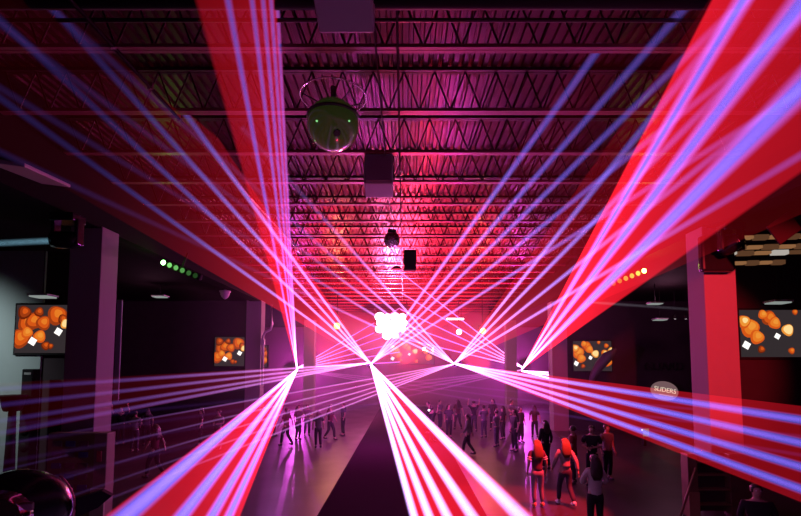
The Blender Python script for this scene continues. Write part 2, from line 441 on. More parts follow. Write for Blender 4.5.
# station B : near left
fan('left centre laser projector with beams rising left into the dark ceiling', B_, [(0, 98), (0, 20), (45, 0), (101, 0)], (6, 7.5), .07, .13, 58, 4, PK, VI, sheet=9, edges=((0, 151), (125, 0)), sheet_z0=9, fade=(8, 16, .09), sfade=(8, 16, .04))
fan('left centre laser projector with beams rising right across the joists', off(B_, 2, 0), [(601, 46), (630, 70), (660, 82), (700, 99), (740, 130)], (7.5, 7.5), .07, .14, 44, 5, PK, VI, sheet=4.0, edges=((590, 40), (760, 160)), sheet_z0=6, fade=(9, 17, .4), sfade=(5, 16, .2))
fan('left centre laser projector pouring the brightest wide fan down to the floor', off(B_, 1, 2), [(414, 516), (429, 516), (447, 516), (472, 516), (520, 516)], (9.5, 5.0), .095, .17, 64, 7, PK, (.46, .34, .95), sheet=8, edges=((411, 516), (534, 516)), sheet_z0=30)
fan('left centre laser projector sweeping level beams to the far left', off(B_, -1, 0), [(0, 389), (0, 405), (0, 421), (0, 433)], (7, 7), .06, .10, 46, 5, PK, PU, sheet=5, edges=((0, 383), (0, 437)), sheet_z0=4, fade=(7, 17, .22))
# station C : near right
fan('right centre laser projector with beams rising right beside the far column', C_, [(600, 182), (620, 195), (640, 215), (660, 240)], (9, 9), .07, .15, 46, 5, PK, VI, sheet=8, edges=((590, 170), (690, 262)), sheet_z0=6, fade=(9, 16, .4))
fan('right centre laser projector with beams rising left towards the mirror ball', off(C_, -2, 0), [(290, 181), (290, 219), (290, 241), (290, 264), (290, 287)], (11.6, 11.6), .065, .13, 52, 5, PK, VI, sheet=2.5, sheet_z0=6, fade=(5, 13, .06))
fan('right centre laser projector sweeping a red striped fan to the right edge', off(C_, 1, 1), [(801, 420), (801, 443), (801, 467), (801, 489)], (5.2, 5.2), .075, .11, 48, 8, PK, VI, sheet=9, edges=((801, 406), (801, 502)), sheet_z0=14)
fan('right centre laser projector drawing thin beams down leftwards over the floor', off(C_, -1, 1), [(280, 395), (280, 405), (280, 415), (280, 424), (280, 432)], (16, 15), .055, .07, 44, 8, PK, PU, sheet=3, sheet_z0=8, sheet_col=(1, .03, .30), fade=(7, 15, .12))
# station D : far right
fan('far right laser projector throwing a broad red fan up to the right', D_, [(743, 0), (801, 2), (801, 88)], (4.8, 3.3), .08, .20, 40, 12, PK, VI, sheet=6, edges=((712, 0), (801, 172)), sheet_z0=60)
fan('far right laser projector with beams rising left behind the far right column', off(D_, 0, -2), [(395, 268), (400, 292), (400, 309), (400, 323), (400, 338)], (24, 27), .075, .075, 70, 14, PK, MG, sheet=4, ext=False)
fan('far right laser projector with faint beams sinking left across the whole floor', off(D_, 0, 1), [(112, 414), (112, 428), (112, 443), (112, 464)], (11, 11), .11, .10, 6, 18, MG, PU, fade=(16, 36, .3))
fan('far right laser projector with short bright beams stopped by a column', off(D_, 0, 2), [(556, 373), (556, 376), (556, 380)], (31, 31), .12, .12, 40, 14, PK, PK, sheet=8, ext=False, sheet_z0=20)

# ------------------------------------------------------------------ lamps
hot = emis('hot_white', (1, .72, .86), 7)
amber = emis('amber_lamp', (1, .58, .12), 2.4)
def spot(name, loc, target, col, power, size, blend=.6, rad=.15):
    l = bpy.data.lights.new(name, 'SPOT'); l.energy = power; l.color = col; l.spot_size = size; l.spot_blend = blend; l.shadow_soft_size = rad
    o = bpy.data.objects.new(name, l); COL.objects.link(o); o.location = loc
    o.rotation_mode = 'QUATERNION'; o.rotation_quaternion = (Vector(target) - Vector(loc)).to_track_quat('-Z', 'Y')
    return o
def point(name, loc, col, power, rad=.1):
    l = bpy.data.lights.new(name, 'POINT'); l.energy = power; l.color = col; l.shadow_soft_size = rad
    o = bpy.data.objects.new(name, l); COL.objects.link(o); o.location = loc; return o

q = at(391, 326, 37)
e = empty('blinder_lamp_bank', q, 0, 'blinding white bank of stage lamps facing the camera above the far screen', 'stage light')
MB().box((0, .2, 0), (2.6, .25, 1.5), bevel=.04).build('frame', matte_m, e)
for i in range(6):
    for k in range(4):
        if (i in (0, 5) and k in (0, 3)) or (i, k) in ((0, 1), (0, 2), (5, 2), (5, 1), (4, 0), (1, 0)): continue
        c = Vector((-1.45 + i * .58, 0, -.72 + k * .48))
        lp = MB().lathe([(.02, .09), (.16, .06), (.21, -.04), (.22, -.04), (.22, .1), (.02, .12)], c + Vector((0, .03, 0)), 16, Quaternion((1, 0, 0), PI / 2).to_matrix()).build('lamp', chrome_m, e)
        MB().ball(c + Vector((0, -.04, 0)), (.36, .27, .40, .30)[(i * 3 + k * 5) % 4], 2, (1, .4, .85)).build('bulb', hot, lp)
for s in (-1.2, 1.2):
    MB().cone((s, .2, .9), (s, .2, CH - q.z), .03, .03, 8).build('drop_rod', dark_m, e)
def par(px, py, Y, r, m, label, loc_name='par_lamp', rod=True):
    q = at(px, py, Y); e = empty(loc_name, q, 0, label, 'stage light')
    rot = Quaternion((1, 0, 0), PI / 2).to_matrix()
    MB().lathe([(r * .6, -.45), (r, -.3), (r, 0), (r * .94, 0), (r * .9, -.06), (.01, -.08)][::-1], (0, -.0, 0), 18, Quaternion((1, 0, 0), PI / 2).to_matrix()).build('can', matte_m, e)
    MB().ball((0, -.02, 0), r * .82, 2, (1, .35, 1)).build('lens', m, e)
    MB().tube([(-r - .03, .2, 0), (-r - .03, .2, r + .12), (r + .03, .2, r + .12), (r + .03, .2, 0)], .02, 6).build('yoke', dark_m, e)
    if rod: MB().cone((0, .2, r + .1), (0, .2, CH - q.z), .025, .025, 8).build('drop_rod', dark_m, e)
    return e
par(337, 326, 33, .28, amber, 'round amber lamp glowing left of the blinding bank')
par(483, 331, 33, .26, amber, 'round amber lamp glowing right of the blinding bank')
par(459, 332, 36, .26, hot, 'small round white lamp right of the blinding bank')
par(424, 349, 36, .16, hot, 'tiny white lamp in front of the upper right of the far screen')
q = at(455, 319, 37)
e = empty('strip_light', q, 0, 'wide soft white strip lamp above the small round white lamp', 'stage light')
MB().box((0, .1, 0), (1.5, .2, .22), bevel=.03).build('housing', matte_m, e)
MB().box((0, -.02, 0), (1.36, .06, .13), bevel=.02).build('tube', hot, e)
for s in (-.5, .5): MB().cone((s, .1, .1), (s, .1, CH - q.z), .02, .02, 8).build('drop_rod', dark_m, e)

# green LED bars
def led_bar(px, py, Y, ang, label, cols, rz, sgn):
    q = at(px, py, Y)
    e = empty('led_bar', q, rz, label, 'stage light')
    e.rotation_euler = (0, sgn * R(22), rz)
    MB().box((0, .12, 0), (1.55, .16, .2), bevel=.03).build('housing', matte_m, e)
    for k in range(6):
        c = Vector((sgn * (-.62 + k * .25), -.0, 0))
        a = MB().lathe([(.08, -.06), (.10, .0), (.108, .0), (.105, -.07)], c, 14, Quaternion((1, 0, 0), PI / 2).to_matrix()).build('lens_cell', dark_m, e)
        MB().ball(c, .085, 2, (1, .4, 1)).build('led', cols[k], a)
    MB().cone((0, .12, .1), (0, .12, 7.42 - q.z), .03, .03, 8).build('drop_rod', dark_m, e)
gl = [emis('led_green_%d' % k, (.30, 1, .25), s) for k, s in enumerate((14, .8, .5, .3, .12, .05))]
gr = [emis('led_lime_%d' % k, (.72, 1, .14), s) for k, s in enumerate((16, .9, .6, .4, .2, .1))]
led_bar(179, 269, 15.6, 0, 'green LED bar glowing under the left aisle ceiling', gl, R(-8), 1)
led_bar(629, 277, 16.3, 0, 'yellow-green LED bar glowing behind the red fan at right', gr, R(8), -1)

# moving heads
def moving_head(px, py, Y, label, aim, m=gloss_m, scale=1.0):
    q = at(px, py, Y); e = empty('moving_head', q, 0, label, 'stage light')
    k = scale
    MB().box((0, 0, .42 * k), (.46 * k, .4 * k, .16 * k), bevel=.03).build('base', m, e)
    for s in (-1, 1):
        MB().box((s * .23 * k, 0, .14 * k), (.07 * k, .2 * k, .5 * k), bevel=.025).build('yoke_arm', m, e)
    rot = Vector(aim).to_track_quat('Z', 'Y').to_matrix()
    h = MB().lathe([(.05 * k, -.26 * k), (.13 * k, -.24 * k), (.17 * k, -.08 * k), (.17 * k, .16 * k), (.15 * k, .26 * k), (.02 * k, .24 * k)], (0, 0, 0), 20, rot).build('head', m, e)
    MB().lathe([(.01, .225 * k), (.13 * k, .235 * k), (.13 * k, .262 * k), (.01, .272 * k)], (0, 0, 0), 20, rot).build('lens', chrome_m, h)
    return e
def light_shaft(e, aim, L, r0, r1, col, s, z0):
    m = beam_mat('lamp_beam', col, col, s, z0, L)
    MB().cone((0, 0, .26), (0, 0, L), r0, r1, 20).build('beam', m, e, rot=Vector(aim).to_track_quat('Z', 'Y'))
mh = moving_head(67, 240, 11.5, 'black moving head on the left column casting a pale cyan beam left', (-1, -.12, -.02), gloss_m, 1.25)
light_shaft(mh, (-1, -.12, -.085), 6, .10, 1.15, (.35, .75, 1.0), 2.2, 2.5)
mh = moving_head(731, 246, 12.0, 'black moving head on the right column with red glints', (.4, -1, .5), gloss_m, 1.1)
q = at(716, 254, 12.5)
tag(MB().box((0, 0, 0), (.86, .22, .95), bevel=.06).build('mounting_plate', gloss_m, loc=q), 'black plate strapped to the right column beneath the moving head', 'plate')
q = at(784, 228, 10.5)
tag(MB().box((0, 0, 0), (.62, .05, .5), Quaternion((0, 1, 0), R(-35)).to_matrix(), .02).build('barn_door', mat('red_flap', (.015, .006, .008), .8, spec=.1), loc=q), 'red lit square flap at the right edge under the dark ceiling', 'flap')
mh = moving_head(586, 302, 24, 'small spotlight sending a thin white shaft right behind the red fan', (1, .1, -.1), dark_m, .5)
light_shaft(mh, (1, -.3, -.12), 5.0, .05, .35, (.8, .7, .9), 1.0, 1.5)

# glowing strips stand in for lit tiles of the right aisle ceiling
warm = emis('warm_strip', (.75, .34, .14), .34); warm2 = emis('dim_warm_strip', (.6, .26, .12), .16); cool = emis('cool_strip', (.85, .78, .70), .5)
k = 0
names = ['topmost', 'second', 'third', 'fourth']
for (px, py, w, m, Y) in ((776, 236, 2.2, warm, 13.5), (770, 246, 2.4, warm, 14), (762, 252, 2.6, cool, 14.4), (752, 262, 2.0, warm, 14.8)):
    q = at(px, py, Y)
    e = empty('strip_lamp', q, R(-6), 'horizontal glowing strip lamp under the right aisle ceiling, %s of four' % names[k], 'strip lamp', 'strip lamps beside the right column')
    MB().box((0, 0, .06), (w, .18, .06)).build('tray', matte_m, e)
    for j in range(5):
        MB().box((w * .94 * (j - 2) / 5, 0, -.03), (w * .17, .2, .09 + .05 * ((j + k) % 2)), bevel=.02).build('tube', (warm, warm2, cool)[(j * 2 + k) % 3 if m is cool else (j + k) % 2], e)
    k += 1
k = 0
for (px, py, Y, lab) in ((43, 297, 14.5, 'small dim ceiling lamp above the left screen'), (160, 297, 22, 'small dim ceiling lamp under the left green LED bar'),
                         (778, 303, 15.1, 'small dim ceiling lamp above the right screen'), (655, 304, 22, 'small dim ceiling lamp right of the thin white shaft'), (660, 320, 24, 'lower small dim ceiling lamp near the two downlights')):
    q = at(px, py, Y); e = empty('ceiling_lamp', q, 0, lab, 'lamp')
    MB().box((0, 0, .05), (.62, .5, .06), bevel=.015).build('tray', grey_m, e)
    MB().box((0, 0, .0), (.54, .42, .04)).build('diffuser', emis('dim_diffuser_%d' % k, (.75, .85, .8), .32), e)
    MB().cone((0, 0, .05), (0, 0, 7.44 - q.z), .015, .015, 6).build('drop_rod', dark_m, e)
    k += 1
for px, lab in ((675, 'left one of two small hanging downlights near the right column'), (686, 'right one of two small hanging downlights near the right column')):
    q = at(px, 319, 24); e = empty('downlight', q, 0, lab, 'lamp')
    MB().lathe([(.03, .22), (.08, .18), (.11, 0), (.10, 0), (.07, .12), (.01, .14)], n=16).build('shade', dark_m, e)
    MB().ball((0, 0, .05), .06, 2).build('bulb', emis('downlight_%d' % px, (1, .85, .9), 1.3), e)
    MB().cone((0, 0, .2), (0, 0, 7.44 - q.z), .01, .01, 6).build('cord', dark_m, e)
q = at(225, 296, 23)
e = empty('dome_camera', q, 0, 'small pale dome fitting under the left aisle ceiling', 'camera')
MB().lathe([(.22, .2), (.22, .08), (.16, -.05), (.07, -.14), (.01, -.16)], n=18).build('dome', grey_m, e)
MB().lathe([(.06, 1), (.06, .3), (.26, .25), (.26, .18), (.06, .18)][::-1], n=16).build('mount', grey_m, e)
MB().cone((0, 0, .2), (0, 0, 7.44 - q.z), .04, .04, 8).build('drop_rod', dark_m, e)
# long panel on the left soffit
q0, q1 = at(4, 162, 7.6), at(56, 184, 10.6)
c = (q0 + q1) / 2; dv = q1 - q0
tag(MB().box((0, 0, 0), (.55, dv.length, .07), bevel=.015).build('ceiling_panel', mat('grey_panel', (.12, .11, .12), .7), loc=c, rot=dv.to_track_quat('Y', 'Z')), 'long grey panel hanging at the upper left edge', 'panel')

# red pipe bend at mid left column and light edge strips
q = at(263, 336, 26.9)
e = empty('wall_conduit', (q.x, q.y, 2.6), 0, 'upright conduit with a bent top beside the middle left column', 'pipe')
MB().tube([(0, 0, 0), (0, 0, 2.7), (.1, 0, 2.95), (.42, 0, 3.1), (.5, 0, 3.4), (.45, 0, 4.5)], .07, 8).build('tube', grey_m, e)
MB().box((0, 0, 2.4), (.22, .22, .3), bevel=.02).build('junction_box', grey_m, e)
q = at(549, 362, 26.9)
e = empty('wall_conduit', (q.x, q.y, 3.0), 0, 'thin upright pipe on the edge of the middle right column', 'pipe')
MB().tube([(0, 0, 0), (0, 0, 2.0)], .03, 8).build('tube', grey_m, e)
for z in (.3, 1.7): MB().box((0, 0, z), (.1, .1, .05)).build('clamp', chrome_m, e)

# ------------------------------------------------------------------ screens
oranges = [emis('bokeh_%d' % i, c, s) for i, (c, s) in enumerate((((.78, .11, .01), .85), ((.88, .22, .02), .9), ((.95, .33, .04), .9), ((.55, .07, .01), .6), ((1, .72, .30), 1.0), ((1, .93, .88), 1.3), ((.28, .03, .005), .5)))]
scr_dark = emis('screen_dark', (.06, .045, .05), .55)
# pattern in 0..1 coordinates: x, y, radius, material, kind
PATR = [(.12, .62, .20, 1, 'o'), (.05, .75, .14, 2, 'o'), (.20, .42, .15, 1, 'o'), (.36, .82, .16, 0, 'o'), (.42, .72, .13, 1, 'o'), (.28, .90, .10, 1, 'o'), (.24, .16, .08, 3, 'o'),
        (.57, .57, .125, 4, 'o'), (.44, .44, .075, 5, 'd'), (.06, .25, .10, 5, 'd'), (.60, .13, .07, 0, 'o'), (.86, .84, .08, 0, 'o'), (.88, .30, .15, 1, 'o'), (.82, .58, .13, 2, 'o'), (1.0, .62, .16, 4, 'o'), (.66, .95, .06, 0, 'o')]
PATL = [(.22, .62, .20, 0, 'o'), (.34, .66, .17, 0, 'o'), (.10, .30, .20, 0, 'o'), (.16, .84, .14, 3, 'o'), (.48, .34, .13, 1, 'o'), (.45, .85, .10, 3, 'o'), (.80, .78, .20, 0, 'o'), (.92, .70, .10, 3, 'o'), (.55, .62, .15, 0, 'o'),
        (.36, .24, .10, 5, 'd'), (.85, .44, .095, 5, 'd'), (.98, .60, .10, 4, 'o'), (.62, .15, .09, 3, 'o'), (.25, .42, .12, 1, 'o'), (.72, .14, .06, 3, 'o')]
def screen(x0, y0, x1, y1, Y, label, pat, aspect=1.0, gain=1.0):
    a, b = at(x0, y0, Y), at(x1, y1, Y); w, h = b.x - a.x, a.z - b.z
    e = empty('video_screen', ((a.x + b.x) / 2, Y, (a.z + b.z) / 2), 0, label, 'screen', 'video screens')
    MB().box((0, .1, 0), (w + .14, .16, h + .14), bevel=.02).build('bezel', matte_m, e)
    mb = MB(); mats = [scr_dark] + oranges
    mb.mi = 0; mb.quad([(-w / 2, 0, -h / 2), (w / 2, 0, -h / 2), (w / 2, 0, h / 2), (-w / 2, 0, h / 2)])
    lay = 0
    two = []
    for (u, v, r, mi, kd) in pat:
        if kd == 'd': two.append((u, v, r, mi, kd)); continue
        two += [(u, v, r, {0: 3, 1: 0, 2: 0, 3: 6, 4: 2}[mi], kd), (u + r * .06, v + r * .10, r * .78, mi, kd), (u + r * .12, v + r * .22, r * .42, {0: 1, 1: 2, 2: 4, 3: 0, 4: 4}[mi], kd)]
    for (u, v, r, mi, kd) in two:
        lay += 1; mb.mi = mi + 1; n = 4 if kd == 'd' else 20
        pts = []
        for i in range(n):
            t = 2 * PI * i / n + (.25 if kd == 'd' else 0); wob = 1 + (.08 * math.sin(3 * t + u * 9) if kd == 'o' else 0)
            px_ = min(w / 2, max(-w / 2, (u - .5) * w + math.cos(t) * r * h * wob)); pz_ = min(h / 2, max(-h / 2, (v - .5) * h + math.sin(t) * r * h * wob))
            pts.append((px_, -.0015 * lay, pz_))
        try: mb.quad(pts)
        except Exception: pass
    mb.build('picture', mats, e)
    return e
screen(17, 305, 66, 353, 15.4, 'wall screen showing orange blobs at the far left of the photo', PATL)
screen(739, 310, 824, 357, 15.4, 'largest wall screen showing orange blobs at the right edge of the photo', PATR)
screen(215, 337, 244, 366, 27.45, 'smaller wall screen showing orange blobs left of the middle left column', PATL)
screen(573, 341, 612, 371, 27.45, 'smaller wall screen showing orange blobs under the right red fan', PATR)
screen(390, 342, 434, 364, 45.9, 'far screen in the middle of the back wall below the blinding lamps', [(x_, y_, r_, {3: 0, 0: 1}.get(m_, m_), k_) for (x_, y_, r_, m_, k_) in PATR])
screen(263, 346, 267, 367, 30, 'narrow sliver of glowing orange screen right of the middle left column', PATL[:5])

# ------------------------------------------------------------------ signs on the far right wall
def text(name, body, size, m, parent, loc, ext=.01):
    cu = bpy.data.curves.new(name, 'FONT'); cu.body = body; cu.size = size; cu.extrude = ext; cu.align_x = 'CENTER'; cu.align_y = 'CENTER'
    cu.materials.append(m)
    o = bpy.data.objects.new(name, cu); COL.objects.link(o)
    dg = bpy.context.evaluated_depsgraph_get()
    me = bpy.data.meshes.new_from_object(o.evaluated_get(dg)); bpy.data.objects.remove(o)
    me.materials.clear(); me.materials.append(m)
    t = bpy.data.objects.new(name, me); COL.objects.link(t); t.parent = parent; t.location = loc; t.rotation_euler = (PI / 2, 0, 0)
    return t
q = at(665, 391, 27.35)
e = empty('oval_sign', q, R(0), 'pale oval sign with light lettering on the dark right wall', 'sign')
MB().lathe([(.01, -.04), (.78, -.04), (.80, 0), (.78, .04), (.01, .04)], (0, .06, 0), 32, Matrix.Rotation(PI / 2, 3, 'X')).build('board', emis('lit_sign_board', (.42, .24, .26), .40), e)
text('lettering', 'SLIDERS', .36, emis('sign_letters', (1, .80, .62), .75), e, (0, -.0, .05))
MB().box((.1, 0, -.24), (.8, .02, .05)).build('underline', emis('sign_underline', (1, .6, .5), .4), e)
for c in e.children:
    if c.name.startswith('board'): c.scale = (1, 1, .68)
e.rotation_euler = (0, R(10), 0)
q = at(664, 367, 27.58)
e = empty('wall_lettering', q, 0, 'near black block letters on the dark wall above the oval sign', 'sign')
lm = mat('black_letter', (.006, .005, .006), .5)
text('lettering', 'GUARD', .66, lm, e, (0, 0, 0), .02)
for c in e.children: c.scale = (1, 1, 1)
# curved grey arch in front of right far screen
a0 = [at(590, 384, 26.6), at(594, 374, 26.6), at(600, 365, 26.6), at(607, 357, 26.6), at(616, 349, 26.6)]
c = a0[0]; pts = [p_ - c for p_ in a0]
o = MB().tube(pts, [.12, .2, .28, .3, .1], 10).build('curved_boom', mat('boom_grey', (.10, .08, .09), .6), loc=c)
tag(o, 'dark curved boom rising across the lower corner of the right far screen', 'boom')
# counter lights under right fan
q = at(645, 430, 22); e = empty('counter_lamp', q, 0, 'small pale green lit fitting low under the red striped fan', 'lamp')
MB().box((0, 0, 0), (.30, .14, .07), bevel=.02).build('housing', emis('counter_bar', (1, .9, .7), .7), e)
MB().box((0, -.08, -.1), (.26, .03, .34)).build('glow_panel', emis('counter_glow', (.5, .8, .35), .14), e)
MB().box((0, .1, -q.z / 2 - .1), (.12, .12, q.z - .25)).build('stand', matte_m, e)

# ------------------------------------------------------------------ left kiosk, pole, dark objects
q = on_floor(80, 516)
e = empty('display_kiosk', (-7.85, 11.9, 0), R(0), 'tall pale display stand with rows of small pockets in front of the left column', 'display stand')
MB().box((-.2, 0, 1.0), (1.15, .3, 2.0), bevel=.02).build('cabinet', kiosk_m, e)
MB().box((.5, .02, 1.0), (.32, .34, 2.0), bevel=.02).build('side_panel', mat('kiosk_side', (.20, .14, .10), .8), e)
MB().box((.5, -.17, .35), (.34, .06, .7), bevel=.01).build('base_panel', mat('kiosk_base', (.34, .32, .20), .7), e)
pm = [mat('pocket_%d' % i, c_, .6) for i, c_ in enumerate(((.05, .05, .14), (.12, .04, .05), (.08, .08, .05)))]
for r_ in range(6):
    for c_ in range(3):
        MB().box((-.52 + c_ * .32, -.18, .45 + r_ * .26), (.22, .05, .13), bevel=.01).build('pocket', pm[(r_ + c_) % 3], e)
MB().box((.5, -.17, 1.45), (.12, .03, .26), bevel=.01).build('notice', mat('notice_red', (.4, .06, .08), .6), e)

e = empty('moving_head', (-2.55, 3.0, 2.62), R(20), 'large glossy black stage light cut off in the lower left corner', 'stage light')
e.location = at(17, 515, 3.1); e.location.z -= .10
MB().ball((0, 0, .12), .30, 3, (1.0, .8, .88)).build('head', gloss_m, e)
MB().tube([(.315 * math.cos(t), -.02, .12 + .30 * math.sin(t)) for t in [R(-60 + 7 * i) for i in range(16)]], .007, 8).build('rim', mat('rim_red', (.4, .10, .14), .5, .2), e)
MB().lathe([(.16, .0), (.18, .03), (.12, .06), (.02, .05)], (-.02, -.2, .12), 20, Matrix.Rotation(PI / 2.3, 3, 'X')).build('lens', chrome_m, e)
MB().prism([(.30, 0, .17), (.46, 0, .21), (.52, 0, .17), (.44, 0, .10), (.32, 0, .05)], (0, .06, 0)).build('handle', matte_m, e)
for s in (-1, 1): MB().box((s * .1, -.22, .22 - .02 * s), (.11, .03, .05), bevel=.01).build('fin', mat('fin_%d' % s, (.12, .05, .06), .3), e)
MB().box((0, .05, -.3), (.4, .3, .25), bevel=.04).build('base', matte_m, e)
bz = e.location.z - .42
MB().cone((0, .05, -.4), (0, .05, -e.location.z), .06, .06, 12).build('stand_pole', matte_m, e)
MB().lathe([(.02, .06), (.35, .03), (.36, 0), (.02, 0)][::-1], (0, .05, -e.location.z), 20).build('stand_base', matte_m, e)

# pale things against left wall
q = on_floor(30, 452)
e = empty('tower_speaker', (at(30, 400, 15.0).x, 15.0, 0), 0, 'tall narrow black loudspeaker tower against the pale left wall', 'speaker')
hh = at(30, 369, 15).z
MB().box((0, 0, hh / 2), (.34, .34, hh), bevel=.03).build('cabinet', matte_m, e)
for z in (.72, .58, .44, .3): MB().lathe([(.01, .03), (.12, .02), (.14, 0), (.14, -.02)][::-1], (0, -.18, hh * z + .1), 18, Matrix.Rotation(PI / 2, 3, 'X')).build('driver', dark_m, e)
MB().box((.02, -.18, hh - .14), (.2, .02, .07)).build('badge', grey_m, e)
e = empty('round_tub', (at(13, 400, 14.4).x, 14.4, 0), 0, 'dark round tub on a stand left of the loudspeaker tower', 'tub')
z0 = at(13, 411, 14.4).z; z1 = at(13, 397, 14.4).z
MB().lathe([(.22, z0), (.26, z0 + .1), (.32, z1), (.36, z1), (.36, z1 + .06), (.02, z1 + .05)], n=20).build('tub', dark_m, e)
MB().cone((0, 0, 0), (0, 0, z0), .16, .1, 14).build('stand', dark_m, e)
# gray strip right of left column
q = at(118, 350, 14.2)
tag(MB().box((0, 0, 0), (.16, .06, 3.0), bevel=.02).build('banner_strip', palewall_m, loc=(q.x, 14.2, q.z + .0)), 'narrow pale upright strip just behind the left column', 'banner')

# wooden stand at right column
e = empty('wooden_stand', (at(716, 500, 11.9).x, 11.9, 0), 0, 'brown wooden stand with dark shelves in front of the right column', 'stand')
MB().box((-.62, 0, .75), (.24, .3, 1.5), bevel=.015).build('post', wood_m, e)
MB().box((.52, 0, .75), (.5, .3, 1.5), bevel=.015).build('side_board', mat('dark_wood', (.13, .07, .04), .6, 0, .3, 5), e)
MB().box((-.05, .1, .8), (.95, .08, 1.4)).build('back_board', mat('darker_wood', (.06, .04, .03), .7), e)
for z in (.3, .65, 1.0, 1.3): MB().box((-.05, -.02, z), (.92, .26, .035)).build('shelf', wood_m, e)
MB().box((-.62, -.16, .3), (.26, .02, .6)).build('kick_board', mat('light_wood', (.42, .24, .11), .6), e)
a, b = at(681, 514, 11.2), at(696, 468, 11.5)
b2 = a + (b - a); base = a + (a - b) * (a.z / (b.z - a.z)) if b.z > a.z else a
o = pipe('leaning_pole', [base, b], .028, 'slim wooden pole leaning against the wooden stand', wood_m, 'pole')

# ------------------------------------------------------------------ people
skin_m = mat('skin', (.42, .24, .18), .5)
def cloth(name, c, n=.15): return mat(name, c, .85, 0, n, 14, .1, .2)
DG = None
def skin_mesh(name, chains, m, sub=1):
    """chains: list of (points, radii, link): link = (chain index, point index) that the chain grows from, or None for an island"""
    vs, es, rs, roots, idx = [], [], [], [], []
    for pts, rad, link in chains:
        ids = []
        for k, pnt in enumerate(pts):
            vs.append(Vector(pnt)); rs.append(rad[k] if not isinstance(rad[k], (int, float)) else (rad[k], rad[k])); i = len(vs) - 1; ids.append(i)
            if k: es.append((ids[k - 1], i))
        if link is None: roots.append(ids[0])
        else: es.append((idx[link[0]][link[1]], ids[0]))
        idx.append(ids)
    me = bpy.data.meshes.new(name); me.from_pydata(vs, es, [])
    o = bpy.data.objects.new(name, me); COL.objects.link(o)
    o.modifiers.new('skin', 'SKIN')
    if not me.skin_vertices: return None
    sv = me.skin_vertices[0].data
    for i, r_ in enumerate(rs): sv[i].radius = r_; sv[i].use_root = i in roots
    sb = o.modifiers.new('sub', 'SUBSURF'); sb.levels = sub; sb.render_levels = sub
    dg = bpy.context.evaluated_depsgraph_get()
    out = bpy.data.meshes.new_from_object(o.evaluated_get(dg)); out.name = name
    bpy.data.objects.remove(o)
    for p_ in out.polygons: p_.use_smooth = True
    out.materials.clear(); out.materials.append(m)
    return out
def link_mesh(name, me, parent):
    o = bpy.data.objects.new(name, me); COL.objects.link(o); o.parent = parent; return o

